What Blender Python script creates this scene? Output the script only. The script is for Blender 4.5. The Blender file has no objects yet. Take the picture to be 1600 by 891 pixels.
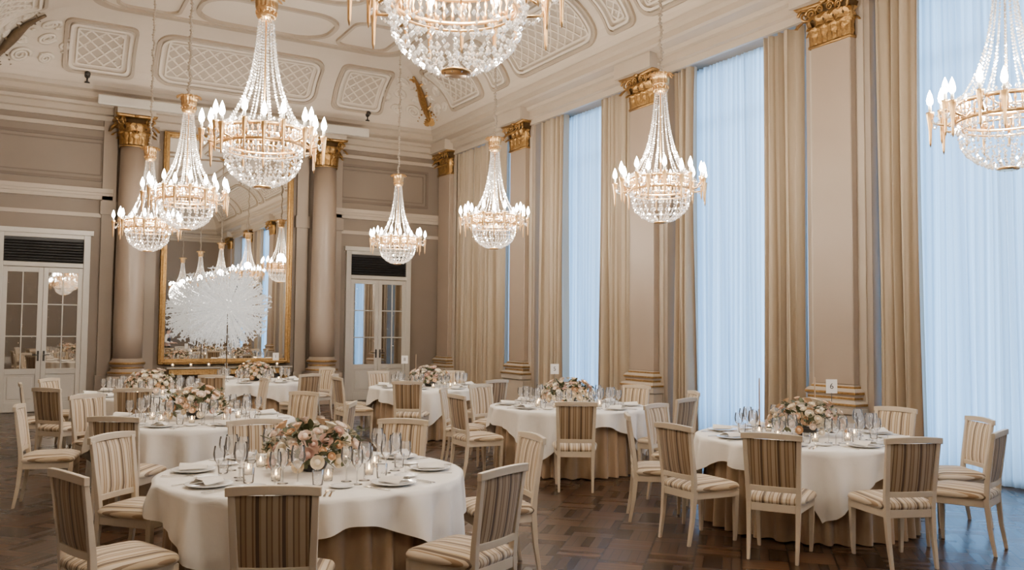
import bpy, math, random
from math import sin, cos, pi, radians, sqrt, atan2, floor
from mathutils import Vector, Matrix
random.seed(7)
COL = bpy.context.scene.collection

# ------------------------------------------------------------------ helpers
class B:
    def __init__(s): s.v=[]; s.f=[]
    def add(s, v, f, m=None):
        o=len(s.v)
        if m is not None: v=[tuple(m@Vector(p)) for p in v]
        s.v+= [tuple(p) for p in v]; s.f+=[tuple(i+o for i in q) for q in f]; return s
    def box(s,x0,x1,y0,y1,z0,z1,m=None):
        v=[(x0,y0,z0),(x1,y0,z0),(x1,y1,z0),(x0,y1,z0),(x0,y0,z1),(x1,y0,z1),(x1,y1,z1),(x0,y1,z1)]
        f=[(3,2,1,0),(4,5,6,7),(0,1,5,4),(1,2,6,5),(2,3,7,6),(3,0,4,7)]
        return s.add(v,f,m)
    def lathe(s,prof,n=16,m=None,cap=True):
        v=[];f=[]
        for r,z in prof:
            for i in range(n):
                a=2*pi*i/n; v.append((r*cos(a),r*sin(a),z))
        for k in range(len(prof)-1):
            for i in range(n):
                j=(i+1)%n; f.append((k*n+i,k*n+j,(k+1)*n+j,(k+1)*n+i))
        if cap:
            if prof[0][0]>1e-4: f.append(tuple(range(n))[::-1])
            if prof[-1][0]>1e-4: f.append(tuple((len(prof)-1)*n+i for i in range(n)))
        return s.add(v,f,m)
    def tube(s,pts,r,n=6,m=None,closed=False,phase=0):
        pts=[Vector(p) for p in pts]; N=len(pts); v=[];f=[]
        up=None
        for k,p in enumerate(pts):
            if closed: t=(pts[(k+1)%N]-pts[k-1])
            else: t=pts[min(k+1,N-1)]-pts[max(k-1,0)]
            if t.length<1e-9: t=Vector((0,0,1))
            t.normalize()
            if up is None:
                up=Vector((0,0,1)) if abs(t.z)<.9 else Vector((1,0,0))
            a=t.cross(up)
            if a.length<1e-6: a=t.orthogonal()
            a.normalize(); b=a.cross(t).normalized(); up=b
            rr=r(k/(N-1)) if callable(r) else r
            for i in range(n):
                an=2*pi*i/n+phase; v.append(p+a*rr*cos(an)+b*rr*sin(an))
        K=N if closed else N-1
        for k in range(K):
            for i in range(n):
                j=(i+1)%n; k2=(k+1)%N
                f.append((k*n+i,k2*n+i,k2*n+j,k*n+j))
        if not closed:
            f.append(tuple(range(n))); f.append(tuple((N-1)*n+i for i in range(n))[::-1])
        return s.add(v,f,m)
    def loft(s,loops,m=None,cap=True):
        n=len(loops[0]); v=[p for l in loops for p in l]; f=[]
        for k in range(len(loops)-1):
            for i in range(n):
                j=(i+1)%n; f.append((k*n+i,k*n+j,(k+1)*n+j,(k+1)*n+i))
        if cap:
            f.append(tuple(range(n))[::-1]); f.append(tuple((len(loops)-1)*n+i for i in range(n)))
        return s.add(v,f,m)
    def grid(s,fn,nu,nv,m=None,wrap=False):
        v=[fn(i/(nu if wrap else nu-1),j/(nv-1)) for j in range(nv) for i in range(nu)]; f=[]
        for j in range(nv-1):
            for i in range(nu if wrap else nu-1):
                i2=(i+1)%nu
                f.append((j*nu+i,j*nu+i2,(j+1)*nu+i2,(j+1)*nu+i))
        return s.add(v,f,m)
    def mesh(s,name,mat,smooth=False):
        me=bpy.data.meshes.new(name); me.from_pydata(s.v,[],s.f); me.update()
        if mat: me.materials.append(mat)
        if smooth: me.polygons.foreach_set('use_smooth',[True]*len(me.polygons))
        return me
    def obj(s,name,mat,smooth=False,parent=None,loc=(0,0,0),rz=0,**kw):
        return mk(name,s.mesh(name,mat,smooth),parent,loc,rz,**kw)

def mk(name,data,parent=None,loc=(0,0,0),rz=0,**kw):
    o=bpy.data.objects.new(name,data); COL.objects.link(o)
    o.location=loc; o.rotation_euler=(0,0,rz)
    if parent: o.parent=parent
    for k,v in kw.items(): o[k]=v
    return o
def empty(name,loc=(0,0,0),rz=0,**kw):
    o=mk(name,None,None,loc,rz,**kw); o.empty_display_size=.1; return o
def dup(root,loc=None,rz=None,parent=None,**kw):
    c=root.copy(); COL.objects.link(c)
    if loc is not None: c.location=loc
    if rz is not None: c.rotation_euler=(0,0,rz)
    if parent is not None: c.parent=parent
    for k,v in kw.items(): c[k]=v
    for ch in list(root.children): dup(ch,parent=c)
    return c
def bevel(o,w=.004,seg=2):
    m=o.modifiers.new('bevel','BEVEL'); m.width=w; m.segments=seg; m.limit_method='ANGLE'; return o
T=Matrix.Translation
def R(a,ax): return Matrix.Rotation(a,4,ax)

# ------------------------------------------------------------------ materials
def M(name,col,rough=.5,metal=0,col2=None,ns=8,bump=0,bs=None,spec=None,detail=4,stretch=None,alpha=None,trans=0,emis=None,estr=0,sheen=0):
    m=bpy.data.materials.new(name); m.use_nodes=True; nt=m.node_tree; p=nt.nodes['Principled BSDF']
    p.inputs['Base Color'].default_value=(*col,1); p.inputs['Roughness'].default_value=rough; p.inputs['Metallic'].default_value=metal
    if spec is not None: p.inputs['Specular IOR Level'].default_value=spec
    if sheen: p.inputs['Sheen Weight'].default_value=sheen
    if trans: p.inputs['Transmission Weight'].default_value=trans
    if emis: p.inputs['Emission Color'].default_value=(*emis,1); p.inputs['Emission Strength'].default_value=estr
    tc=nt.nodes.new('ShaderNodeTexCoord'); mp=nt.nodes.new('ShaderNodeMapping'); nt.links.new(tc.outputs['Object'],mp.inputs['Vector'])
    if stretch: mp.inputs['Scale'].default_value=stretch
    nz=nt.nodes.new('ShaderNodeTexNoise'); nz.inputs['Scale'].default_value=ns; nz.inputs['Detail'].default_value=detail
    nt.links.new(mp.outputs[0],nz.inputs['Vector'])
    if col2 is None: col2=tuple(c*.93 for c in col)
    mx=nt.nodes.new('ShaderNodeMix'); mx.data_type='RGBA'
    mx.inputs[6].default_value=(*col,1); mx.inputs[7].default_value=(*col2,1)
    nt.links.new(nz.outputs['Fac'],mx.inputs[0]); nt.links.new(mx.outputs[2],p.inputs['Base Color'])
    if bump:
        nb=nt.nodes.new('ShaderNodeTexNoise'); nb.inputs['Scale'].default_value=bs or ns; nt.links.new(mp.outputs[0],nb.inputs['Vector'])
        bp=nt.nodes.new('ShaderNodeBump'); bp.inputs['Strength'].default_value=bump; bp.inputs['Distance'].default_value=.02
        nt.links.new(nb.outputs['Fac'],bp.inputs['Height']); nt.links.new(bp.outputs[0],p.inputs['Normal'])
    return m
def stripes(name,period,stops,rough=.75):
    m=M(name,(.5,.5,.5),rough,sheen=.2); nt=m.node_tree; p=nt.nodes['Principled BSDF']
    tc=nt.nodes.new('ShaderNodeTexCoord'); sx=nt.nodes.new('ShaderNodeSeparateXYZ'); nt.links.new(tc.outputs['Object'],sx.inputs[0])
    a=nt.nodes.new('ShaderNodeMath'); a.operation='DIVIDE'; a.inputs[1].default_value=period; nt.links.new(sx.outputs[0],a.inputs[0])
    b=nt.nodes.new('ShaderNodeMath'); b.operation='FRACT'; nt.links.new(a.outputs[0],b.inputs[0])
    cr=nt.nodes.new('ShaderNodeValToRGB'); cr.color_ramp.interpolation='CONSTANT'; nt.links.new(b.outputs[0],cr.inputs[0])
    el=cr.color_ramp.elements
    el[0].position=0; el[0].color=(*stops[0][1],1); el[1].position=stops[1][0]; el[1].color=(*stops[1][1],1)
    for q,c in stops[2:]:
        e=el.new(q); e.color=(*c,1)
    nt.links.new(cr.outputs[0],p.inputs['Base Color']); return m
def mixsh(name,build):
    m=bpy.data.materials.new(name); m.use_nodes=True; nt=m.node_tree
    for n in list(nt.nodes):
        if n.type!='OUTPUT_MATERIAL': nt.nodes.remove(n)
    out=[n for n in nt.nodes if n.type=='OUTPUT_MATERIAL'][0]
    s=build(nt); nt.links.new(s,out.inputs['Surface']); return m
def sh(nt,t,col=None,rough=None,st=None):
    n=nt.nodes.new(t)
    if col: n.inputs['Color'].default_value=(*col,1)
    if rough is not None: n.inputs['Roughness'].default_value=rough
    if st is not None: n.inputs['Strength'].default_value=st
    return n.outputs[0]
def mx(nt,a,b,f):
    n=nt.nodes.new('ShaderNodeMixShader')
    if isinstance(f,(int,float)): n.inputs[0].default_value=f
    else: nt.links.new(f,n.inputs[0])
    nt.links.new(a,n.inputs[1]); nt.links.new(b,n.inputs[2]); return n.outputs[0]

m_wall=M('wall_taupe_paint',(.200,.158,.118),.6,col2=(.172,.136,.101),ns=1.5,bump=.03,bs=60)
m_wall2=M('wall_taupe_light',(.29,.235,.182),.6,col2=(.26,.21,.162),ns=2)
m_band=M('moulding_dark_taupe',(.14,.108,.077),.6)
m_bandc=M('ceiling_moulding_taupe',(.36,.295,.222),.6)
m_trim=M('trim_cream_paint',(.41,.345,.27),.5,col2=(.375,.315,.243),ns=3)
m_ceil=M('ceiling_plaster',(.56,.49,.40),.7,col2=(.52,.455,.37),ns=2,bump=.05,bs=40)
m_field=M('ceiling_panel_field',(.40,.34,.27),.7,col2=(.37,.315,.25),ns=3)
m_relief=M('relief_plaster',(.64,.57,.475),.6)
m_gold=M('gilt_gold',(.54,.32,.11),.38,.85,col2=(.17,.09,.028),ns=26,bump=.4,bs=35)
m_bronze_shade=M('dark_gilt_shadow',(.13,.075,.028),.5,.7,col2=(.06,.034,.012),ns=20)  # dark capital bell paints in shade between leaves; also plain metal of the stand
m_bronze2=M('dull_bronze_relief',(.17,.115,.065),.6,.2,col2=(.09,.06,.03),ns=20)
m_gold2=M('gilt_bright',(.90,.60,.29),.3,.95,col2=(.65,.38,.15),ns=15)
m_white=M('door_white_paint',(.52,.485,.42),.35)
m_dark=M('louvre_dark',(.012,.011,.010),.5)
m_column=M('column_shaft_paint',(.31,.242,.182),.42,col2=(.275,.213,.16),ns=2)
m_ivory=M('ivory_painted_wood',(.58,.495,.37),.4,col2=(.50,.415,.30),ns=14,stretch=(1,1,.2))
S=[(0,(.60,.50,.36)),(.20,(.29,.19,.10)),(.27,(.54,.44,.30)),(.34,(.13,.085,.05)),(.48,(.42,.31,.18)),(.56,(.62,.52,.38)),(.74,(.22,.15,.085)),(.80,(.49,.38,.24)),(.93,(.30,.20,.11))]
m_stripe=stripes('striped_upholstery',.125,S)
m_stripe_shaded=stripes('striped_upholstery_shaded',.125,[(q,(c[0]*.54,c[1]*.47,c[2]*.39)) for q,c in S])  # same stripes darkened: shade on the chair rears painted into the colour
m_cloth=M('white_linen',(.83,.795,.73),.8,col2=(.79,.755,.69),ns=5,bump=.12,bs=14,sheen=.2)
m_skirt=M('taupe_table_skirt',(.42,.295,.18),.6,col2=(.35,.24,.14),ns=3,sheen=.3)
m_drape=M('champagne_drape',(.39,.31,.215),.55,col2=(.325,.255,.17),ns=2,stretch=(3,3,.3),sheen=.25)
m_china=M('white_china',(.85,.84,.82),.12)
m_silver=M('silver_cutlery',(.75,.73,.7),.2,1)
m_green=M('leaf_green',(.04,.052,.02),.6,col2=(.11,.12,.05),ns=12)
m_wax=M('candle_wax',(.85,.8,.7),.5)
m_black=M('black_metal',(.02,.018,.016),.35)
m_skin=M('skin',(.55,.35,.26),.5); m_hair=M('dark_hair',(.02,.014,.01),.6)
m_vest=M('black_vest_cloth',(.015,.015,.018),.7); m_trou=M('black_trouser_cloth',(.015,.015,.016),.7)
m_marble=M('console_marble',(.4,.36,.3),.2,col2=(.3,.26,.2),ns=4)
m_spike=mixsh('frosted_lit_acrylic',lambda nt: mx(nt,mx(nt,mx(nt,mx(nt,sh(nt,'ShaderNodeBsdfDiffuse',(.95,.93,.9)),sh(nt,'ShaderNodeBsdfTranslucent',(.95,.93,.9)),.5),sh(nt,'ShaderNodeBsdfGlossy',(1,1,1),.12),.35),sh(nt,'ShaderNodeEmission',(1,.96,.9),None,1.1),.35),sh(nt,'ShaderNodeBsdfTransparent',(1,1,1)),.18))
def glassy(base,fr,dif=0.0):
    def f(nt):
        lw=nt.nodes.new('ShaderNodeLayerWeight'); lw.inputs[0].default_value=fr
        t=sh(nt,'ShaderNodeBsdfTransparent',base)
        if dif: t=mx(nt,t,mx(nt,sh(nt,'ShaderNodeBsdfDiffuse',(.9,.88,.85)),sh(nt,'ShaderNodeBsdfTranslucent',(.9,.88,.85)),.5),dif)
        return mx(nt,t,sh(nt,'ShaderNodeBsdfGlossy',(1,1,1),.03),lw.outputs['Fresnel'])
    return f
m_glass=mixsh('clear_glass',glassy((1,1,1),.30,.15))
m_wglass=mixsh('window_pane_glass',glassy((.97,.98,1),.2))
def cryst(nt):
    a=mx(nt,sh(nt,'ShaderNodeBsdfDiffuse',(.95,.93,.9)),sh(nt,'ShaderNodeBsdfTranslucent',(.95,.93,.9)),.5)
    b=mx(nt,sh(nt,'ShaderNodeBsdfTransparent',(1,1,1)),sh(nt,'ShaderNodeBsdfGlossy',(1,1,1),.05),.6)
    return mx(nt,b,a,.24)
m_crystal=mixsh('cut_crystal',cryst)
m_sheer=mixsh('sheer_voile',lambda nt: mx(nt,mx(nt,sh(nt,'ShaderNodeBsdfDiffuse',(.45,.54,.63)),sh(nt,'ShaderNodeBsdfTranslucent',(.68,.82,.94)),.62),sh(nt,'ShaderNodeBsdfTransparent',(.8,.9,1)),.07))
def em(name,col,st):
    m=mixsh(name,lambda nt: sh(nt,'ShaderNodeEmission',col))
    for n in m.node_tree.nodes:
        if n.type=='EMISSION': n.inputs['Strength'].default_value=st
    try: m.cycles.emission_sampling='NONE'
    except Exception: pass
    return m
m_bulb=em('lamp_bulb_glow',(1,.94,.84),110)
m_flame=em('candle_flame_glow',(1,.62,.28),30)
m_mirror=M('mirror_silver',(.88,.86,.82),.01,1,col2=(.88,.86,.82))
m_pane=mixsh('door_pane_glass',lambda nt: mx(nt,sh(nt,'ShaderNodeBsdfDiffuse',(.10,.08,.06)),sh(nt,'ShaderNodeBsdfGlossy',(.9,.87,.82),.02),.62))

def parquet():
    m=bpy.data.materials.new('dark_parquet'); m.use_nodes=True; nt=m.node_tree; p=nt.nodes['Principled BSDF']; L=nt.links.new
    def mt(op,a,b=None,c=None):
        n=nt.nodes.new('ShaderNodeMath'); n.operation=op
        for i,x in enumerate((a,b,c)):
            if x is None: continue
            if isinstance(x,(int,float)): n.inputs[i].default_value=x
            else: L(x,n.inputs[i])
        return n.outputs[0]
    tc=nt.nodes.new('ShaderNodeTexCoord'); s=nt.nodes.new('ShaderNodeSeparateXYZ'); L(tc.outputs['Object'],s.inputs[0])
    x,y=s.outputs[0],s.outputs[1]
    u=mt('MULTIPLY',mt('ADD',x,y),.7071); v=mt('MULTIPLY',mt('SUBTRACT',x,y),.7071)
    c=.34
    fu=mt('FLOOR',mt('DIVIDE',u,c)); fv=mt('FLOOR',mt('DIVIDE',v,c))
    par=mt('FLOORED_MODULO',mt('ADD',fu,fv),2)
    a=mt('ADD',mt('MULTIPLY',u,par),mt('MULTIPLY',v,mt('SUBTRACT',1,par)))
    ap=mt('DIVIDE',a,.068); idx=mt('FLOOR',ap); fr=mt('FRACT',ap)
    cb=nt.nodes.new('ShaderNodeCombineXYZ'); L(idx,cb.inputs[0]); L(fu,cb.inputs[1]); L(fv,cb.inputs[2])
    wn=nt.nodes.new('ShaderNodeTexWhiteNoise'); L(cb.outputs[0],wn.inputs['Vector'])
    ed=mt('LESS_THAN',mt('MINIMUM',fr,mt('SUBTRACT',1,fr)),.05)
    gu=mt('FRACT',mt('DIVIDE',u,c)); gv=mt('FRACT',mt('DIVIDE',v,c))
    ge=mt('MINIMUM',mt('MINIMUM',gu,mt('SUBTRACT',1,gu)),mt('MINIMUM',gv,mt('SUBTRACT',1,gv)))
    e2=mt('LESS_THAN',ge,.022); edge=mt('MAXIMUM',ed,e2)
    nz=nt.nodes.new('ShaderNodeTexNoise'); nz.inputs['Scale'].default_value=5; nz.inputs['Detail'].default_value=5; L(tc.outputs['Object'],nz.inputs['Vector'])
    f=mt('ADD',mt('ADD',mt('MULTIPLY',wn.outputs['Value'],.40),mt('MULTIPLY',nz.outputs['Fac'],.25)),mt('MULTIPLY',par,.18))
    cr=nt.nodes.new('ShaderNodeValToRGB'); L(f,cr.inputs[0]); e=cr.color_ramp.elements
    e[0].color=(.018,.0095,.005,1); e[0].position=.1; e[1].color=(.105,.052,.024,1); e[1].position=.9
    mxn=nt.nodes.new('ShaderNodeMix'); mxn.data_type='RGBA'; L(edge,mxn.inputs[0]); L(cr.outputs[0],mxn.inputs[6]); mxn.inputs[7].default_value=(.005,.003,.002,1)
    L(mxn.outputs[2],p.inputs['Base Color'])
    p.inputs['Specular IOR Level'].default_value=.28
    L(mt('ADD',.25,mt('MULTIPLY',wn.outputs['Value'],.08)),p.inputs['Roughness'])
    bp=nt.nodes.new('ShaderNodeBump'); bp.inputs['Strength'].default_value=.25; bp.inputs['Distance'].default_value=.003; L(mt('ADD',mt('SUBTRACT',1,edge),mt('MULTIPLY',wn.outputs['Value'],.2)),bp.inputs['Height']); L(bp.outputs[0],p.inputs['Normal'])
    return m
m_floor=parquet()

# ------------------------------------------------------------------ room
XL,XR,YF,YB=-1.0,9.25,19.5,-6.0
XC=(XL+XR)/2
def st(o,label=None):
    o['kind']='structure'
    return o
st(B().box(XL-.3,XR+.8,YB-.3,YF+.3,-.15,0).obj('floor',m_floor))
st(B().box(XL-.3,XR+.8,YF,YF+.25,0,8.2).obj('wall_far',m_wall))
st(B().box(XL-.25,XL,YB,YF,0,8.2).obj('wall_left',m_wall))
st(B().box(XL-.3,XR+.8,YB-.25,YB,0,8.2).obj('wall_back',m_wall))
PY=[15.48,11.36,7.50,3.65,-.2,-4.05]
b=B()
b.box(XR,XR+.5,19.0,YF,0,6.0)
for y in PY: b.box(XR,XR+.5,y-.5,y+.5,0,6.0)
b.box(XR,XR+.5,YB,PY[-1]-.5,0,6.0)
b.box(XR,XR+.5,YB,YF,6.0,8.2)
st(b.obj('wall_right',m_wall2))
def sweep(prof,name,mat,smooth=False):
    b=B(); v=[];f=[]
    for o,z in prof: v+=[(XL+o,YB+o,z),(XR-o,YB+o,z),(XR-o,YF-o,z),(XL+o,YF-o,z)]
    for k in range(len(prof)-1):
        for i in range(4):
            j=(i+1)%4; f.append((k*4+i,k*4+j,(k+1)*4+j,(k+1)*4+i))
    b.add(v,f); return b.obj(name,mat,smooth)
CO,CA,CZ,CH=.5,1.5,6.52,1.1
st(sweep([(0,5.92),(.06,5.92),(.07,6.02),(.14,6.04),(.14,6.16),(.2,6.18),(.22,6.24),(.40,6.27),(.44,6.30),(.44,6.40),(.50,6.44),(.52,6.52),(.40,6.53)],'trim_1',m_trim))
st(sweep([(CO+CA*(1-cos(t*pi/2/14)),CZ+CH*sin(t*pi/2/14)) for t in range(15)],'trim_2',m_ceil,False))
o2=CO+CA
st(B().box(XL+o2-.05,XR-o2+.05,YB+o2-.05,YF-o2+.05,CZ+CH,CZ+CH+.15).obj('ceiling',m_ceil))
tn=[3]
def trim(b,mat,smooth=False):
    o=b.obj('trim_%d'%tn[0],mat,smooth); tn[0]+=1; o['kind']='structure'; return o
def cove(w,u,th,lift=0):
    o=CO+CA*(1-cos(th)); z=CZ+CH*sin(th)
    n=Vector((CH*cos(th),-CA*sin(th))).normalized(); o+=n.x*lift; z+=n.y*lift
    if w=='far': return (u,YF-o,z)
    if w=='right': return (XR-o,u,z)
    if w=='left': return (XL+o,u,z)
    return (u,YB+o,z)
AL=1.32
def rrect(u0,u1,s0,s1,r,n=6):
    pts=[]
    for cx,cy,a0 in ((u1-r,s0+r,-pi/2),(u1-r,s1-r,0),(u0+r,s1-r,pi/2),(u0+r,s0+r,pi)):
        for k in range(n+1):
            a=a0+pi/2*k/n; pts.append((cx+r*cos(a),cy+r*sin(a)))
    out=[]
    N=len(pts)
    for i in range(N):
        a=pts[i];c=pts[(i+1)%N]; d=sqrt((a[0]-c[0])**2+(a[1]-c[1])**2); k=max(1,int(d/.15))
        for j in range(k): out.append((a[0]+(c[0]-a[0])*j/k,a[1]+(c[1]-a[1])*j/k))
    return out
def ribbon(b,P,u0,u1,s0,s1,r,w,lift):
    A=rrect(u0,u1,s0,s1,r)
    cx,cy=(u0+u1)/2,(s0+s1)/2; kx=1-2*w/(u1-u0); ky=1-2*w/(s1-s0)
    I=[(cx+(x-cx)*kx,cy+(y-cy)*ky) for x,y in A]; N=len(A)
    v=[P(x,y,.0) for x,y in A]+[P(x,y,lift) for x,y in A]+[P(x,y,lift) for x,y in I]+[P(x,y,.0) for x,y in I]; f=[]
    for k in range(3):
        for i in range(N):
            j=(i+1)%N; f.append((k*N+i,k*N+j,(k+1)*N+j,(k+1)*N+i))
    b.add(v,f)
bandb=B(); whiteb=B(); fieldb=B()
def cpanel(w,u0,u1,s0=.22,s1=1.55,r=.16,lat=.26):
    P=lambda x,y,l: cove(w,x,y/AL,l)
    ribbon(bandb,P,u0,u1,s0,s1,r,.06,.05)
    ribbon(whiteb,P,u0+.1,u1-.1,s0+.1,s1-.1,r*.7,.05,.07)
    if lat:
        a0,a1,c0,c1=u0+.24,u1-.24,s0+.24,s1-.24
        W=a1-a0;H=c1-c0
        if W>.25:
            ribbon(whiteb,P,a0-.02,a1+.02,c0-.02,c1+.02,.05,.035,.045)
            fieldb.grid(lambda u,t:P(a0+W*u,c0+H*t,.012),3,12)
            k=-H
            while k<W:
                for sg in (0,1):
                    lo=max(0,k); hi=min(W,k+H)
                    if hi-lo>.05:
                        pts=[]
                        n=max(2,int((hi-lo)/.12)+1)
                        for q in range(n):
                            x=lo+(hi-lo)*q/(n-1); y=x-k
                            if sg: y=H-y
                            pts.append(P(a0+x,c0+y,.014))
                        whiteb.tube(pts,.021,4)
                k+=lat
            nx=int(W/lat*1.0)
            for i in range(nx):
                for j_ in range(3):
                    c_=P(a0+(i+.5)*W/nx,c0+(j_+.5)*H/3,.02); whiteb.lathe([(.001,.03),(.03,.0),(.001,-.03)],6,T(c_))
cpanel('far',.75,2.05); cpanel('far',2.4,5.85,r=.35); cpanel('far',6.2,7.45)
bays=[(PY[i]+PY[i+1])/2 for i in range(5)]
for w in ('right','left'):
    cpanel(w,16.2,17.8)
    for y in bays: cpanel(w,y-1.42,y+1.42,r=.35)
    for y in PY: cpanel(w,y-.38,y+.38,lat=.2)
trim(bandb,m_bandc); trim(whiteb,m_relief); trim(fieldb,m_field)
bb=B(); zc=CZ+CH
def PF(x,y,l): return (x,y,zc-l)
ribbon(bb,PF,XL+o2+.1,XR-o2-.1,YB+o2+.1,YF-o2-.1,.5,.14,.05)
for y in bays+[ (15.5+17.3)/2 ]:
    h=1.6 if y<16 else .75
    ribbon(bb,PF,XL+o2+.5,XC-1.5,y-h,y+h,.3 if y<16 else .25,.06,.05)
    ribbon(bb,PF,XC+1.5,XR-o2-.5,y-h,y+h,.3 if y<16 else .25,.06,.05)
    ribbon(bb,PF,XC-1.3,XC+1.3,y-h,y+h,.6,.08,.06)
trim(bb,m_bandc)

def leaf(b,w,h,out,m,curl=.45):
    def fn(a,t):
        s=a*2-1
        wd=w*(.55+.5*sin(t*pi*.85))*(1-.75*max(0,t-.7)/.3)*(1+.26*sin(t*pi*7))
        z=h*(sin(min(t,.78)/.78*pi/2) if t<.78 else 1-.30*((t-.78)/.22)**1.3)
        y=out*(t**2.0)+ (curl*out*sin((t-.78)/.22*pi/2) if t>.78 else 0) - abs(s)*.35*w + (.016 if abs(s)<.1 else 0)
        return (s*wd/1,y,z)
    b.grid(fn,5,15,m)
def spiral(b,m,r=.07,turns=1.75,th=.014):
    pts=[]
    for k in range(22):
        t=k/21; a=t*turns*2*pi; rr=r*(1-.85*t); pts.append((0,rr*cos(a)-0,rr*sin(a)))
    b.tube(pts,lambda q:th*(1.1-.5*q),6,m)
def cornerP(left,th,side,lift):
    o=CO+CA*(1-cos(th)); z=CZ+CH*sin(th)
    n=Vector((CH*cos(th),-CA*sin(th))).normalized(); o+=n.x*lift*1; z+=n.y*lift
    x=(XL+o) if left else (XR-o); sgn=1 if left else -1
    if side>=0: return Vector((x+sgn*side,YF-o,z))
    return Vector((x,YF-o+side,z))
for left in (0,1):
    g=B()
    pts=[cornerP(left,.15+1.0*k/12,.06*sin(k/12*pi*1.3),.07) for k in range(13)]
    g.tube(pts,lambda q:.03+.07*sin(q*pi)**2*(1-q*.3),8)
    for k in range(9):
        a=-1.3+2.6*k/8
        rz=(-3*pi/4 if not left else -pi/4)
        mm=T(cornerP(left,.12,0,.10))@R(rz-pi/2,'Z')@R(a,'Y')
        leaf(g,.07,.34,.10,mm)
    for k in range(7):
        mm=T(cornerP(left,.35+.12*k,0,.10))@R((-3*pi/4 if not left else -pi/4)-pi/2,'Z')@R(-.9 if k%2 else .9,'Y')
        leaf(g,.04,.2,.08,mm)
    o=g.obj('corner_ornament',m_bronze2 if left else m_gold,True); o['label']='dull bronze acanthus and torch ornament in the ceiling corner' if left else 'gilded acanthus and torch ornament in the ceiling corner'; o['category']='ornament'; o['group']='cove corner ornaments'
    wv=B()
    for side in (-1,1):
        for (s0,t0,r0,dr) in ((.42,.35,.17,1),(.62,.7,.14,-1),(.38,.95,.13,1),(.85,.35,.12,1),(.25,.62,.09,-1),(1.0,.62,.09,-1)):
            pts=[]
            for k in range(26):
                t=k/25; a=t*2.2*2*pi*dr; rr=r0*(1-.85*t)
                pts.append(cornerP(left,min(1.45,max(.03,t0+rr*sin(a)/AL)),side*max(.02,(s0+rr*cos(a))),.012))
            wv.tube(pts,lambda q:.036*(1.1-.6*q),5)
        for k in range(10):
            s0=.15+.1*k; t0=.25+.8*((k*37)%10)/10
            c0=cornerP(left,t0,side*s0,.02)
            wv.lathe([(.001,.03),(.04,.015),(.05,0),(.001,-.02)],7,T(c0))
    trim(wv,m_relief,True)

b=B()
def hmould(b,x0,x1,z0,z1,out,y=YF):
    b.box(x0,x1,y-out*.5,y,z0,z0+(z1-z0)*.35); b.box(x0,x1,y-out*.75,y,z0+(z1-z0)*.35,z0+(z1-z0)*.6); b.box(x0,x1,y-out,y,z0+(z1-z0)*.6,z1)
for (a,c) in ((XL,XC-2.35),(XC+2.35,XR)):
    hmould(b,a,c,4.28,4.5,.16); b.box(a,c,YF-.03,YF,3.92,4.0); b.box(a,c,YF-.05,YF,5.72,5.8)
hmould(b,XC-1.7,XC+1.7,5.86,5.92,.06)
trim(b,m_trim)
b=B()
def PW(x,z,l): return (x,YF-l,z)
for (a,c) in ((XL+.35,XC-2.45),(XC+2.45,XR-.35)):
    ribbon(b,PW,a,c,4.66,5.58,.02,.06,.035); ribbon(b,PW,a+.12,c-.12,4.78,5.46,.02,.02,.02)
trim(b,m_band)
b=B()
for sx in (-1,1):
    for a in (1.62,2.42):
        x=XC+sx*a; b.box(x-.13,x+.13,YF-.08,YF,0,5.92); b.box(x-.16,x+.16,YF-.12,YF,3.98,4.25); b.box(x-.16,x+.16,YF-.12,YF,0,.7)
trim(b,m_wall2)
for nm,bx in (('baseboard_far',(XL,XR,YF-.035,YF)),('baseboard_left',(XL,XL+.035,YB,YF)),('baseboard_back',(XL,XR,YB,YB+.035))):
    b=B(); b.box(bx[0],bx[1],bx[2],bx[3],0,.28); st(b.obj(nm,m_white))
b=B()
b.box(XR-.035,XR,19.0,YF,0,.3)
for y in PY: b.box(XR-.015,XR,y-.5,y+.5,0,.3)
st(b.obj('baseboard_right',m_trim))

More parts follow.
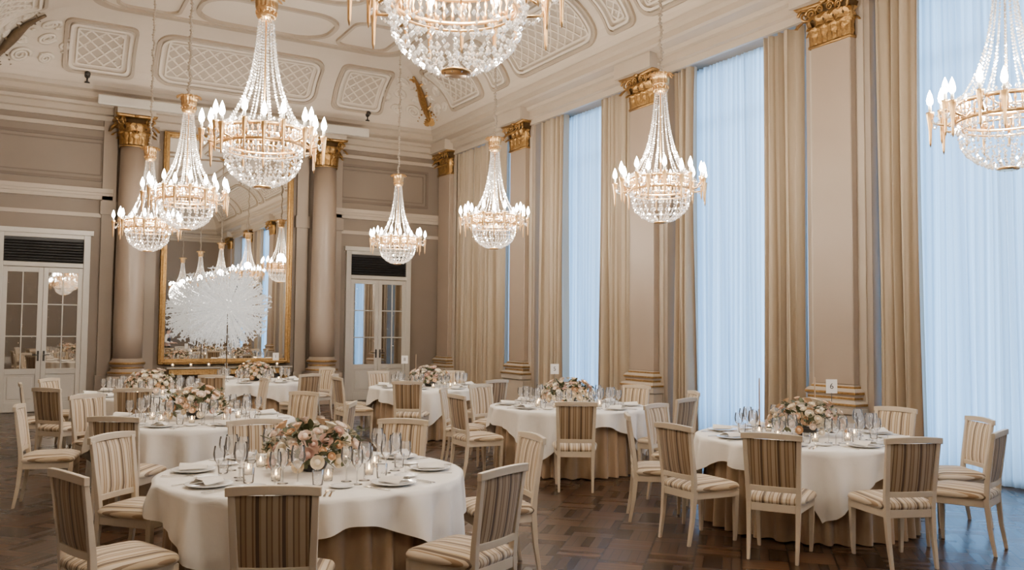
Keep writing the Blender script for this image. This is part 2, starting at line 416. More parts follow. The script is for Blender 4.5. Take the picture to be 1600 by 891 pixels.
# ------------------------------------------------------------------ doors
def door(idx,xc):
    W=.82; H=3.52
    root=B()
    root.box(xc-W,xc-W+.12,YF-.10,YF,0,H); root.box(xc+W-.12,xc+W,YF-.10,YF,0,H)
    root.box(xc-W-.05,xc+W+.05,YF-.13,YF,H,H+.1); root.box(xc-W+.12,xc+W-.12,YF-.10,YF,2.86,2.95); root.box(xc-W+.12,xc+W-.12,YF-.10,YF,H-.08,H)
    d=root.obj('door_%d'%idx,m_white); st(d); bevel(d,.006,1)
    lv=B(); lv.box(xc-W+.12,xc+W-.12,YF-.03,YF-.01,2.95,H-.08)
    z=2.98
    while z<H-.1:
        lv.box(-(W-.13),W-.13,-.025,.025,-.006,.006,T((xc,YF-.055,z))@R(.6,'X')); z+=.055
    lv.obj('louvre_vent',m_dark,parent=d)
    for s in (-1,1):
        x0,x1=(xc-W+.12,xc-.003) if s<0 else (xc+.003,xc+W-.12)
        l=B(); y0,y1=YF-.08,YF-.035
        st_=.085
        l.box(x0,x0+st_,y0,y1,.01,2.85); l.box(x1-st_,x1,y0,y1,.01,2.85)
        l.box(x0+st_,x1-st_,y0,y1,2.75,2.85); l.box(x0+st_,x1-st_,y0,y1,.74,.85); l.box(x0+st_,x1-st_,y0,y1,.01,.2)
        l.box(x0+st_,x1-st_,y0+.02,y1,.2,.74)
        l.box(x0+st_+.05,x1-st_-.05,y0+.008,y1,.26,.68)
        xm=(x0+x1)/2; l.box(xm-.011,xm+.011,y0+.005,y1,.85,2.75)
        for k in (1,2): zz=.85+k*1.9/3; l.box(x0+st_,x1-st_,y0+.005,y1,zz-.011,zz+.011)
        lo=l.obj('door_leaf',m_white,parent=d); bevel(lo,.004,1)
        B().box(x0+st_,x1-st_,y1-.02,y1-.012,.85,2.75).obj('door_glass',m_pane,parent=lo)
        h=B(); hx=xc+s*.05
        h.box(hx-.018,hx+.018,y0-.008,y0,1.0,1.2); h.tube([(hx,y0,1.12),(hx,y0-.05,1.12),(hx+s*.10,y0-.05,1.12)],.009,8)
        h.obj('door_handle',m_black,parent=lo)
door(1,XC-3.55); door(2,XC+3.50)

# ------------------------------------------------------------------ columns
def capital_round(r,z0,H):
    c=B()
    c.lathe([(r,z0),(r,z0+.05),(r+.02,z0+H*.6),(r+.10,z0+H*.88)],24)
    b=B()
    b.lathe([(r+.02,z0-.03),(r+.035,z0-.015),(r+.02,z0+.01),(r,z0+.01)],24,cap=False)
    for row,(n,h,o,ph) in enumerate(((8,.44,.11,0),(8,.70,.16,pi/8))):
        for k in range(n):
            a=2*pi*k/n+ph
            leaf(b,.095,H*h,o,R(a,'Z')@T((0,r+.02,z0+.02)))
    for k in range(4):
        a=pi/4+k*pi/2
        for da in (-.12,.12):
            spiral(b,R(a-pi/2+da,'Z')@T((0,r+.13,z0+H*.78)),.08,1.75,.018)
    for k in range(4):
        a=k*pi/2; b.lathe([(.001,-.02),(.05,0),(.001,.03)],8,R(a,'Z')@T((0,r+.10,z0+H*.95)))
    loops=[]
    for z,e in ((H*.92,0),(H*.95,.01),(H,.02)):
        lp=[]
        for q in range(4):
            for k in range(8):
                t=k/8*2-1; rad=(r+.13+e)-.05*(1-t*t)
                a=q*pi/2; p=Vector((t*(r+.13+e),rad,0)); p=R(-a,'Z')@p; lp.append((p.x,p.y,z0+z))
        loops.append(lp)
    b.loft(loops)
    return c,b
CYO=.43
colroot=empty('column',(XC-2.02,YF-CYO,0),label='round taupe column with gilded Corinthian capital beside the mirror',category='column',group='columns flanking the mirror')
b=B(); b.box(-.36,.36,-.36,.36,0,.1); b.box(-.33,.33,-.33,.33,.1,.6); b.box(-.36,.36,-.36,.36,.6,.7)
bevel(b.obj('pedestal',m_column,parent=colroot),.01,2)
B().lathe([(.35,.7),(.36,.74),(.35,.79),(.31,.80),(.30,.85),(.29,.9),(.33,.92),(.335,.96),(.32,1.0),(.29,1.01),(.285,1.05)],32).obj('column_base',m_column,True,parent=colroot)
b=B()
for z,r,h in ((.765,.362,.025),(.865,.306,.02),(.955,.338,.03)): b.lathe([(r-.02,z-h),(r+.005,z-h*.5),(r+.008,z),(r+.003,z+h*.5),(r-.02,z+h)],32)
b.obj('gilded_moulding',m_gold,True,parent=colroot)
B().lathe([(.275,1.05),(.28,1.5),(.28,2.5),(.265,4.0),(.245,5.36)],32).obj('shaft',m_column,True,parent=colroot)
cc,cb_=capital_round(.245,5.36,.60)
co_=cb_.obj('capital',m_gold,True,parent=colroot); cc.obj('capital_bell',m_bronze_shade,True,parent=co_)
dup(colroot,(XC+2.02,YF-CYO,0))
b=B()
for sx in (-1,1): b.box(XC+sx*2.02-.36,XC+sx*2.02+.36,YF-.80,YF,5.965,6.2)
trim(b,m_trim)

def pil_capital(w,d,z0,H):
    c=B()
    c.loft([[(-w/2,0,z0),(w/2,0,z0),(w/2,d,z0),(-w/2,d,z0)],[(-w/2,0,z0+H*.6),(w/2,0,z0+H*.6),(w/2,d+.02,z0+H*.6),(-w/2,d+.02,z0+H*.6)],[(-w/2-.08,0,z0+H*.93),(w/2+.08,0,z0+H*.93),(w/2+.08,d+.08,z0+H*.93),(-w/2-.08,d+.08,z0+H*.93)]])
    b=B()
    b.box(-w/2-.02,w/2+.02,0.005,d+.025,z0-.035,z0)
    for k in range(4): leaf(b,w/4*.50,H*.44,.10,T((-w/2+w/8+k*w/4,d+.02,z0)))
    for k in range(3): leaf(b,w/4*.50,H*.72,.14,T((-w/4+k*w/4,d+.02,z0)))
    for s in (-1,1):
        leaf(b,w/4*.5,H*.68,.13,T((s*w/2,d,z0))@R(-s*pi/4,'Z'))
        leaf(b,.042,H*.46,.08,T((s*w/2,d/2,z0))@R(-s*pi/2,'Z'))
        spiral(b,T((s*(w/2+.02),d+.07,z0+H*.78))@R(-s*pi/4,'Z'),.095,1.8,.02)
        spiral(b,T((s*(w/2-.10),d+.09,z0+H*.78))@R(-s*pi/2*.8,'Z'),.08,1.8,.018)
        spiral(b,T((s*.08,d+.09,z0+H*.82))@R(-s*pi/2,'Z'),.06,1.6,.014)
    b.lathe([(.001,-.03),(.06,0),(.001,.04)],8,T((0,d+.12,z0+H*.96)))
    b.loft([[(-w/2-.10,0.005,z0+H*.92),(w/2+.10,0.005,z0+H*.92),(w/2+.12,d+.13,z0+H*.92),(0,d+.07,z0+H*.92),(-w/2-.12,d+.13,z0+H*.92)],
            [(-w/2-.13,0.005,z0+H),(w/2+.13,0.005,z0+H),(w/2+.15,d+.16,z0+H),(0,d+.10,z0+H),(-w/2-.15,d+.16,z0+H)]])
    return c,b
PX=XR-.022
pr=empty('pilaster',(PX,PY[0],0),pi/2,label='taupe flat pilaster with gilded Corinthian capital between windows',category='pilaster',group='pilasters on the window wall')
w=.62;d=.11
b=B(); b.box(-w/2,w/2,0,d,1.04,5.47); bevel(b.obj('shaft',m_column,parent=pr),.01,1)
b=B(); b.box(-w/2-.10,w/2+.10,0,d+.08,0,.68); b.box(-w/2-.12,w/2+.12,0,d+.11,.68,.76); b.box(-w/2-.12,w/2+.12,0,d+.11,0,.14)
bevel(b.obj('pedestal',m_trim,parent=pr),.01,1)
b=B(); pf=[(.11,.76),(.12,.80),(.10,.84),(.05,.85),(.05,.90),(.07,.92),(.075,.96),(.05,.99),(.02,1.0),(.01,1.04)]
b.loft([[(-w/2-e,0,z),(w/2+e,0,z),(w/2+e,d+e,z),(-w/2-e,d+e,z)] for e,z in pf])
b.obj('pilaster_base',m_trim,parent=pr)
b=B()
for z,e in ((.80,.122),(.875,.052),(.94,.076),(1.01,.022)): b.box(-w/2-e-.004,w/2+e+.004,.003,d+e+.004,z-.015,z+.015)
bevel(b.obj('gilded_moulding',m_gold,parent=pr),.005,1)
cc,cb_=pil_capital(w,d,5.49,.52)
co_=cb_.obj('capital',m_gold,True,parent=pr); cc.obj('capital_bell',m_bronze_shade,parent=co_)
for y in PY[1:]: dup(pr,(PX,y,0))
c=dup(pr,(PX,19.02,0),label='taupe flat pilaster with gilded capital in the room corner')
b=B()
for y in PY+[19.02]: b.box(XR-.36,XR,y-.48,y+.48,6.01,6.26); b.box(XR-.022,XR,y-.42,y+.42,0,6.0)
trim(b,m_trim)

# ------------------------------------------------------------------ mirror + console
MX0,MX1=XC-1.40,XC+1.38
fw=.12
def frame_box(b,x0,x1,z0,z1,w,y0,y1):
    b.box(x0,x0+w,y0,y1,z0,z1); b.box(x1-w,x1,y0,y1,z0,z1); b.box(x0+w,x1-w,y0,y1,z0,z0+w); b.box(x0+w,x1-w,y0,y1,z1-w,z1)
mir=empty('mirror',(XC,YF-.1,.0),label='tall wall mirror in a gilded frame between two columns',category='mirror')
b=B(); frame_box(b,MX0-XC,MX1-XC,.9,5.84,fw,-.06,.1); frame_box(b,MX0-XC+.03,MX1-XC-.03,.93,5.81,.04,-.09,-.06)
bevel(b.obj('mirror_frame',m_gold,parent=mir),.015,2)
B().box(MX0-XC+fw,MX1-XC-fw,0,.02,.9+fw,5.84-fw).obj('mirror_glass',m_mirror,parent=mir)
con=empty('console_table',(XC,YF-.42,0),label='gilded console table with marble top under the mirror',category='console table')
b=B(); b.box(-1.3,1.3,-.22,.24,.82,.86); bevel(b.obj('console_top',m_marble,parent=con),.01,2)
b=B(); b.box(-1.25,1.25,-.19,.22,.70,.82); bevel(b.obj('apron',m_gold,parent=con),.008,2)
for x in (-1.18,-.4,.4,1.18):
    for y in (-.14,.16):
        B().lathe([(.02,0),(.035,.03),(.02,.08),(.03,.4),(.045,.6),(.03,.66),(.05,.70)],10,T((x,y,0))).obj('leg',m_gold,True,parent=con)

# sunburst sculpture
sc=empty('starburst_sculpture',(3.84,18.05,0),label='large white spiky starburst ball on a slender stand before the mirror',category='sculpture')
b=B()
rs=random.Random(3)
ZS=T((0,0,2.08))
for k in range(430):
    z=1-2*(k+.5)/430; a=k*2.39996; rr=sqrt(1-z*z); dv=Vector((rr*cos(a),rr*sin(a),z))
    L=.68+.22*rs.random(); th=.010
    dv=(dv+Vector((rs.uniform(-.11,.11),rs.uniform(-.11,.11),rs.uniform(-.11,.11)))).normalized()
    b.tube([dv*.12,dv*L],lambda q:th*(.4+.8*q),5,ZS)
    for q in (.58,.72,.86,.96):
        if rs.random()<.8:
            t=dv.orthogonal().normalized(); t=Matrix.Rotation(rs.random()*6,3,dv)@t; c=dv*L*q
            b.tube([c,c+t*.05+dv*.04],.0095,4,ZS); b.tube([c,c-t*.05+dv*.04],.0095,4,ZS)
b.obj('spikes',m_spike,parent=sc,kind='stuff')
B().lathe([(.001,1.96),(.08,1.99),(.12,2.08),(.08,2.17),(.001,2.20)],20).obj('core',m_spike,True,parent=sc)
B().lathe([(.22,0),(.22,.02),(.04,.04),(.012,.08),(.012,1.98)],20).obj('stand',m_bronze_shade,True,parent=sc)
ld=bpy.data.lights.new('sculpture_light','POINT'); ld.energy=60; ld.color=(1,.93,.85); ld.shadow_soft_size=.3
lo=mk('sculpture_lamp',ld,sc,(-.2,-1.5,2.5))

so=empty('projection_screen_housing',(XC,18.6,6.05),label='long white projection screen housing mounted under the cornice',category='screen housing')
b=B(); b.box(-2.75,2.85,-.09,.0,0,.19); bevel(b.obj('housing_case',m_white,parent=so),.015,2)
for x in (-2.6,0,2.7):
    b=B(); b.box(x-.03,x+.03,-.0,.36,.14,.2); b.box(x-.03,x+.03,.30,.36,.14,.24); b.obj('wall_bracket',m_white,parent=so)
for x in (1.2,7.1):
    s=empty('spotlight',(x,18.98,6.54),label='small black spotlight sitting on the cornice',category='spotlight',group='cornice spotlights')
    B().lathe([(.05,0),(.05,.02),(.015,.03),(.015,.1)],10).obj('spotlight_base',m_black,True,parent=s)
    B().lathe([(.04,-.1),(.055,-.06),(.055,.08),(.04,.1)],12,T((0,0,.15))@R(pi/2-.3,'X')).obj('spotlight_head',m_black,True,parent=s)

# ------------------------------------------------------------------ windows & curtains
WIN=420
def window(idx,y0,y1):
    b=B(); x0,x1=XR+.44,XR+.49
    def fr(ya,yb,za,zb,w): 
        b.box(x0,x1,ya,ya+w,za,zb); b.box(x0,x1,yb-w,yb,za,zb); b.box(x0,x1,ya+w,yb-w,za,za+w); b.box(x0,x1,ya+w,yb-w,zb-w,zb)
    fr(y0,y1,0,6.0,.1); ym=(y0+y1)/2; b.box(x0+.02,x1,ym-.025,ym+.025,.1,5.9)
    b.box(x0+.02,x1,y0+.1,y1-.1,5.0,5.03)
    o=st(b.obj('window_%d'%idx,m_white))
    B().box(x0+.025,x0+.03,y0+.1,y1-.1,.1,5.9).obj('window_glass',m_wglass,parent=o)
    al=bpy.data.lights.new('daylight','AREA'); al.shape='RECTANGLE'; al.size=y1-y0; al.size_y=5.9; al.energy=WIN; al.color=(.42,.70,1.0)
    a=mk('daylight',al,None,(XR+.95,(y0+y1)/2,3.1))
    a.rotation_euler=Matrix(((0,0,1),(1,0,0),(0,1,0))).to_euler()
edges=[(PY[i+1]+.5,PY[i]-.5) for i in range(5)]
wins=[(15.98,19.0)]+edges
for i,(a,c) in enumerate(wins): window(i+1,a,c)
def curtain(name,y0,y1,x,amp,wl,mat,seed,z0=.015,z1=5.96,label='',rows=9,flare=.25,res=9,irr=0.0):
    rn=random.Random(seed); nf=max(2,int(round((y1-y0)/wl))); n=nf*res
    ph=[rn.uniform(-.45,.45) for _ in range(nf+2)]; am=[rn.uniform(.5,1.15) for _ in range(nf+2)]
    wp=[rn.uniform(-irr,irr) for _ in range(nf+2)]; wp[0]=0
    def fn(u,t):
        q=u*nf; i=int(q); fr=q-i; sm=fr*fr*(3-2*fr)
        p=ph[i]*(1-sm)+ph[i+1]*sm; a=(am[i]*(1-sm)+am[i+1]*sm)*amp
        q2=q+wp[i]*(1-sm)+wp[i+1]*sm
        tt=1-t
        g=.75+flare*tt+.08*sin(tt*5+i*1.7+seed)
        sn=sin(2*pi*q2+p*3+.3*sin(tt*4+seed))
        sn=math.copysign(abs(sn)**.75,sn)
        xx=x+a*g*sn+a*.14*sin(4*pi*q+i+seed)
        yy=y0+(y1-y0)*u+.25*wl*sin(2*(2*pi*q)+p)*.3+ .02*sin(tt*3+i)
        return (xx,yy,z0+(z1-z0)*t)
    b=B(); b.grid(fn,n,rows)
    o=b.obj(name,mat,True); o['label']=label; o['category']='curtain'; return o
LD='floor-length champagne-beige drape hanging in folds at a tall window'
LS='sheer white floor-length voile curtain glowing with blue daylight'
cx=XR+.14
k=0
for (a,c) in ((16.32,18.95),(14.03,14.94),(11.90,12.88),(10.36,10.84),(8.12,8.90),(6.40,6.98),(4.2,5.0),(2.5,3.1),(.35,1.1)):
    lab=LD if a<16 else 'wide closed champagne-beige drape covering the window near the corner'
    o=curtain('drape',a,c,cx,.110,.17 if a<16 else .22,m_drape,k*3+1,label=lab,res=20,rows=12,z0=.02,irr=.34); o['group']='window drapes'; k+=1
for i,(a,c) in enumerate(wins):
    o=curtain('sheer_curtain',a+.02,c-.02,XR+.36,.042,.09,m_sheer,i+50,label=LS,rows=5,flare=.1,res=12,irr=.2); o['group']='sheer curtains'

# ------------------------------------------------------------------ chandeliers
BZ=2.915
ch=empty('chandelier',(1.86,3.76,BZ),label='gilded crystal chandelier with bead cascades and glowing candle bulbs',category='chandelier',group='ballroom chandeliers')
Z0=2.88
ZT=T((0,0,-Z0))
g=B()
g.lathe([(.345,3.25),(.352,3.255),(.349,3.27),(.349,3.275),(.340,3.27),(.338,3.25),(.345,3.25)],48,ZT,cap=False)
g.lathe([(.345,3.375),(.356,3.385),(.356,3.40),(.345,3.41),(.335,3.40),(.335,3.38),(.345,3.375)],48,ZT,cap=False)
for k in range(48):
    a=2*pi*k/48; g.lathe([(.003,3.265),(.011,3.30),(.004,3.325),(.012,3.35),(.004,3.385)],5,ZT@R(a,'Z')@T((.346,0,0)))
g.lathe([(.30,3.20),(.31,3.207),(.30,3.215),(.29,3.207),(.30,3.20)],40,ZT,cap=False)
for k in range(6): 
    a=2*pi*k/6; g.tube([(.0,0,3.39),(.18,0,3.36),(.345,0,3.385)],.006,5,ZT@R(a,'Z'))
g.tube([(0,0,3.39),(0,0,4.4)],.008,6,ZT)
g.lathe([(.07,2.885),(.08,2.895),(.06,2.905)],20,ZT)
g.obj('gilded_ring',m_gold2,True,parent=ch)
NC=18
arms=[]
for k in range(NC):
    a=2*pi*k/NC; r=.520 if k%2==0 else .455; dz=0 if k%2==0 else .05
    ar=B()
    ar.tube([(.35,0,3.30),(.40,0,3.25+dz*.4),(r-.03,0,3.27+dz),(r,0,3.32+dz)],.009,6,ZT@R(a,'Z'))
    ar.lathe([(.002,3.09+dz),(.009,3.12+dz),(.012,3.22+dz),(.023,3.31+dz),(.027,3.345+dz),(.032,3.36+dz),(.015,3.365+dz)],8,ZT@R(a,'Z')@T((r,0,0)))
    if k<2: arms.append(ar.mesh('arm',m_gold2,True))
    o=mk('arm',arms[k%2],ch,(0,0,0),a if k%2==0 else a-2*pi/NC)
    if k==0:
        mc=B().lathe([(.012,0),(.012,.05)],8).mesh('candle',m_wax,True)
        mb=B().lathe([(.008,0),(.022,.018),(.026,.042),(.017,.084),(.001,.124)],8).mesh('bulb',m_bulb,True)
    c=mk('candle',mc,ch,(r*cos(a),r*sin(a),3.362+dz-Z0))
    mk('bulb',mb,c,(0,0,.05))
g=B()
g.lathe([(.045,4.38),(.078,4.40),(.088,4.42),(.075,4.44),(.08,4.47),(.095,4.485),(.08,4.50)],24,ZT)
for k in range(12):
    leaf(g,.026,.12,.045,ZT@R(2*pi*k/12,'Z')@T((0,.08,4.49)))
    g.lathe([(.001,-.02),(.012,0),(.001,.02)],6,ZT@R(2*pi*k/12+.26,'Z')@T((.088,0,4.45)))
g.obj('crown',m_gold2,True,parent=ch)
s=B(); z=4.45; kk=0
while z<zc-.06-(BZ-Z0):
    s.lathe([(.008,0),(.020+.010*(kk%2),.022),(.008,.045)],6,ZT@T((.010*sin(kk*.9),.010*cos(kk*1.1),z)),cap=False); z+=.043; kk+=1
s.obj('suspension_cord',m_bandc,True,parent=ch)
zz=zc-(BZ-Z0)
s=B().lathe([(.02,zz-.1),(.06,zz-.07),(.13,zz-.03),(.15,zz)],20,ZT); s.obj('ceiling_rose',m_gold,True,parent=ch)
OCT=[(1,0,0),(0,1,0),(-1,0,0),(0,-1,0),(0,0,1.25),(0,0,-1.25)]
OF=[(0,1,4),(1,2,4),(2,3,4),(3,0,4),(1,0,5),(2,1,5),(3,2,5),(0,3,5)]
def bead(b,p,r,an=None):
    an=random.random()*6 if an is None else an; c_,s_=cos(an),sin(an)
    b.add([(p[0]+(x*c_-y*s_)*r,p[1]+(x*s_+y*c_)*r,p[2]+z*r) for x,y,z in OCT],OF)
def strand(b,path,r,step,a=0):
    pts=[Vector((p[0],0,p[1])) for p in path]; carry=0
    for i in range(len(pts)-1):
        L=(pts[i+1]-pts[i]).length; dd=carry
        while dd<L:
            p=pts[i].lerp(pts[i+1],dd/L); bead(b,(p.x*cos(a),p.x*sin(a),p.z-Z0),r); dd+=step
        carry=dd-L
def prof(t):
    z=4.40-(4.40-3.42)*t; return (.062+.085*t+.188*t**3.6,z)
c=B()
for k in range(16): strand(c,[prof(i/14) for i in range(15)],.0105,.027,2*pi*k/16)
c.obj('crystal_cascade',m_crystal,parent=ch,kind='stuff')
c=B()
bp=[(.335,3.24),(.328,3.14),(.298,3.05),(.245,2.985),(.18,2.94),(.10,2.905)]
for k in range(22): strand(c,bp,.0115,.033,2*pi*k/22)
for (r,z) in ((.335,3.2),(.312,3.085),(.275,3.018),(.21,2.96),(.14,2.922),(.06,2.895),(.345,3.43)):
    n=int(2*pi*r/.042)
    for k in range(n): bead(c,(r*cos(2*pi*k/n),r*sin(2*pi*k/n),z-Z0),.0135)
for k in range(22): bead(c,(.345*cos(2*pi*k/22),.345*sin(2*pi*k/22),3.215-Z0),.020)
c.obj('crystal_basket',m_crystal,parent=ch,kind='stuff')
c=B()
for k in range(NC):
    a0=2*pi*k/NC;a1=2*pi*(k+1)/NC; r0=.520 if k%2==0 else .455; r1=.455 if k%2==0 else .520; z0=3.34+(0 if k%2==0 else .05); z1=3.34+(.05 if k%2==0 else 0)
    for q in range(10):
        t=(q+.5)/10; a=a0+(a1-a0)*t; r=r0+(r1-r0)*t; z=z0+(z1-z0)*t-.11*4*t*(1-t)
        bead(c,(r*cos(a),r*sin(a),z-Z0),.011)
    for q in range(7):
        t=q/7; a=a0; bead(c,((r0-(r0-.35)*t)*cos(a),(r0-(r0-.35)*t)*sin(a),3.34+.10*t-.05*sin(pi*t)-Z0),.010)
c.obj('crystal_swags',m_crystal,parent=ch,kind='stuff')
CHP=280
ld=bpy.data.lights.new('chandelier_glow','POINT'); ld.energy=CHP; ld.color=(1,.86,.70); ld.shadow_soft_size=.10
mk('chandelier_lamp',ld,ch,(0,0,3.58-Z0))
for (x,y) in ((1.89,7.62),(1.90,11.5),(1.93,15.2),(1.89,-.15),(6.40,3.66),(6.37,7.6),(6.37,11.5),(6.37,15.3),(6.37,-.15)):
    dup(ch,(x,y,BZ),random.random()*.3)
ch.location.z=BZ+.03

# ------------------------------------------------------------------ chair
cr=empty('dining_chair',(0,0,0),label='ivory wooden dining chair with beige striped upholstery',category='chair',group='banquet dining chairs')
def rect(cx,cy,z,w,d): return [(cx-w/2,cy-d/2,z),(cx+w/2,cy-d/2,z),(cx+w/2,cy+d/2,z),(cx-w/2,cy+d/2,z)]
for s in (-1,1):
    b=B(); b.loft([rect(s*.197,.20,0,.024,.024),rect(s*.200,.203,.05,.028,.028),rect(s*.204,.205,.36,.042,.042),rect(s*.204,.205,.42,.044,.044)])
    bevel(b.obj('leg',m_ivory,parent=cr),.004,2)
for s in (-1,1):
    b=B(); b.loft([rect(s*.175,-.27,0,.024,.026),rect(s*.178,-.235,.2,.030,.034),rect(s*.180,-.215,.42,.038,.042),rect(s*.185,-.225,.55,.036,.036),rect(s*.198,-.275,.915,.034,.026)])
    bevel(b.obj('leg',m_ivory,parent=cr),.004,2)
b=B()
b.box(-.184,.184,.19,.226,.36,.42); b.box(-.162,.162,-.235,-.20,.36,.42)
for s in (-1,1): b.loft([[(s*.205,.2,.36),(s*.228-.0,.2,.36),(s*.228,.2,.42),(s*.205,.2,.42)],[(s*.168,-.2,.36),(s*.195,-.2,.36),(s*.195,-.2,.42),(s*.168,-.2,.42)]])
bevel(b.obj('seat_rail',m_ivory,parent=cr),.004,2)
b=B()
def seatf(u,t):
    a=2*pi*u
    if t<.5:
        k=t/.5; rr=1.0+.04*sin(k*pi); z=.42+.045*k; 
    else:
        k=(t-.5)/.5; rr=1-k; z=.465+.04*(1-(1-k)**3)
    ca,sa=cos(a),sin(a); e=.28 if t<.75 else .28+.5*(t-.75)
    x=math.copysign(abs(ca)**e,ca)*rr; y=math.copysign(abs(sa)**e,sa)*rr
    wd=.225+.02*y
    return (x*wd,y*.235-.0,z)
b.grid(seatf,48,13,wrap=True)
b.obj('seat',m_stripe,True,parent=cr)
b=B()
loops=[]
for k in range(9):
    t=k/8*2-1; x=t*.226; y=-.278-.02*(1-t*t); z=.90+.012*(1-t*t)
    loops.append([(x,y-.014,z-.005),(x,y+.016,z-.005),(x,y+.014,z+.04),(x,y-.016,z+.04)])
b.loft(loops); bevel(b.obj('top_rail',m_ivory,parent=cr),.004,2)
b=B()
loops=[]
for k in range(7):
    t=k/6*2-1; x=t*.175; y=-.228-.012*(1-t*t); loops.append([(x,y-.012,.51),(x,y+.012,.51),(x,y+.012,.55),(x,y-.012,.55)])
b.loft(loops)
bevel(b.obj('bottom_rail',m_ivory,parent=cr),.004,2)
def bk(u,t,front):
    s=u*2-1; z=.545+.355*t; hw=.166+.020*t; y=-.226-.05*t-.015*(1-s*s)
    e=(1-s**4)*(1-(t*2-1)**4)
    return (s*hw,y+(.018*e+.001 if front else -.010*e-.001),z)
b=B(); b.grid(lambda u,t:bk(u,t,1),13,9); b.obj('backrest_cushion',m_stripe,True,parent=cr)
b=B(); b.grid(lambda u,t:bk(1-u,t,0),13,9); b.obj('backrest_backing',m_stripe_shaded,True,parent=cr,label='striped backing cloth, darkened with painted-in shade')
chairs=[]
def place_chair(x,y,face):
    rz=face-pi/2
    if not chairs: cr.location=(x,y,0); cr.rotation_euler=(0,0,rz); chairs.append(cr)
    else: chairs.append(dup(cr,(x,y,0),rz))

# ------------------------------------------------------------------ table
RT=.93; TZ=.765
def cloth_mesh():
    b=B(); n=288; prof_r=[0,.2,.45,.7,.85,.92,.95]
    rows=10
    def fn(u,t):
        a=2*pi*u; k=t*(len(prof_r)-1+rows+1)
        i=int(round(k))
        if i<len(prof_r): return (prof_r[i]*cos(a),prof_r[i]*sin(a),TZ-(.003 if i==6 else 0))
        j=(i-len(prof_r))/rows
        L=1.12/max(abs(cos(a)),abs(sin(a))); corner=(max(0,L-1.2)/.38)
        drop=min(.66,(L-.95)*(1+.10*sin(7*a)+.05*sin(15*a)))
        f1=sin(13*a+1+.6*sin(3*a)); f2=sin(23*a+.5+.8*sin(5*a)); f3=sin(37*a)
        jj=j**.7
        r=.980+jj*(.036*f1+.042*f2*(.6+.5*corner)+.012*f3)
        r=min(1.032,max(r,.936))
        z=TZ-.012-drop*j
        return (r*cos(a),r*sin(a),z)
    b.grid(fn,n,len(prof_r)+rows+1,wrap=True)
    return b.mesh('tablecloth',m_cloth,True)
mcloth=cloth_mesh()
b=B()
def skf(u,t):
    sn=sin(2*pi*u*32+1.0*sin(2*pi*u*7))
    r=.870+.044*math.copysign(abs(sn)**.7,sn)*(1.1-t*.7)+.012*(1-t)
    return (r*cos(2*pi*u),r*sin(2*pi*u),.01+.73*t)
b.grid(skf,448,5,wrap=True)
mskirt=b.mesh('table_skirt',m_skirt,True)
mtop=B().lathe([(.86,.74),(.93,.742),(.93,.757),(.88,.76)],48).mesh('tabletop',m_column)
mped=B().lathe([(.3,0),(.3,.03),(.06,.08),(.05,.6),(.2,.74)],16).mesh('pedestal',m_black,True)
def place_table(x,y,rot):
    r=empty('round_table',(x,y,0),rot,label='round banquet table with white cloth over a pleated taupe skirt',category='table',group='banquet tables')
    mk('tablecloth',mcloth,r); mk('table_skirt',mskirt,r); mk('tabletop',mtop,r); mk('pedestal',mped,r)
    return r
plate=B().lathe([(.0,.0),(.07,.0),(.09,.004),(.135,.016),(.14,.019),(.134,.020),(.088,.010),(0,.008)],32,cap=False).mesh('dinner_plate',m_china,True)
splate=B().lathe([(.0,.0),(.04,.0),(.055,.004),(.075,.012),(.073,.014),(.05,.007),(0,.006)],24,cap=False).mesh('side_plate',m_china,True)
wineg=B().lathe([(.0,0),(.034,.001),(.03,.004),(.006,.008),(.004,.02),(.004,.085),(.012,.095),(.033,.125),(.038,.155),(.034,.19),(.031,.205)],16,cap=False).mesh('wine_glass',m_glass,True)
tallg=B().lathe([(.0,0),(.036,.001),(.03,.004),(.006,.008),(.004,.02),(.004,.095),(.016,.105),(.042,.14),(.046,.17),(.040,.21),(.036,.232)],16,cap=False).mesh('wine_glass_large',m_glass,True)
tumb=B().lathe([(.0,.002),(.028,.002),(.031,.006),(.036,.09)],16,cap=False).mesh('water_glass',m_glass,True)
nb=B()
nb.grid(lambda u,t:((u-.5)*.11*(1.3-.5*t),(t-.5)*.17,.012+.035*sin(u*pi)*(1-.3*t)+.005*sin(u*20)),9,5)
nb.grid(lambda u,t:((u-.5)*.11*(1.3-.5*t),(t-.5)*.17,.010),9,5)
napk=nb.mesh('napkin',m_cloth,True)
kn=B(); kn.loft([[(-.006,-.11,.001),(.006,-.11,.001),(.006,-.11,.006),(-.006,-.11,.006)],[(-.005,0,.001),(.005,0,.001),(.005,0,.005),(-.005,0,.005)],[(-.006,.01,.001),(.008,.01,.001),(.008,.01,.004),(-.006,.01,.004)],[(-.006,.09,.001),(.011,.08,.001),(.011,.08,.003),(-.006,.09,.003)],[(-.006,.115,.001),(-.003,.115,.001),(-.003,.115,.002),(-.006,.115,.002)]])
knife=kn.mesh('knife',m_silver)
fk=B(); fk.loft([[(-.007,-.10,.001),(.007,-.10,.001),(.007,-.10,.005),(-.007,-.10,.005)],[(-.003,.02,.002),(.003,.02,.002),(.003,.02,.006),(-.003,.02,.006)],[(-.012,.05,.001),(.012,.05,.001),(.012,.05,.003),(-.012,.05,.003)]])
for i in range(4): fk.box(-.012+i*.0068,-.0085+i*.0068,.048,.10,.001,.003)
fork=fk.mesh('fork',m_silver)
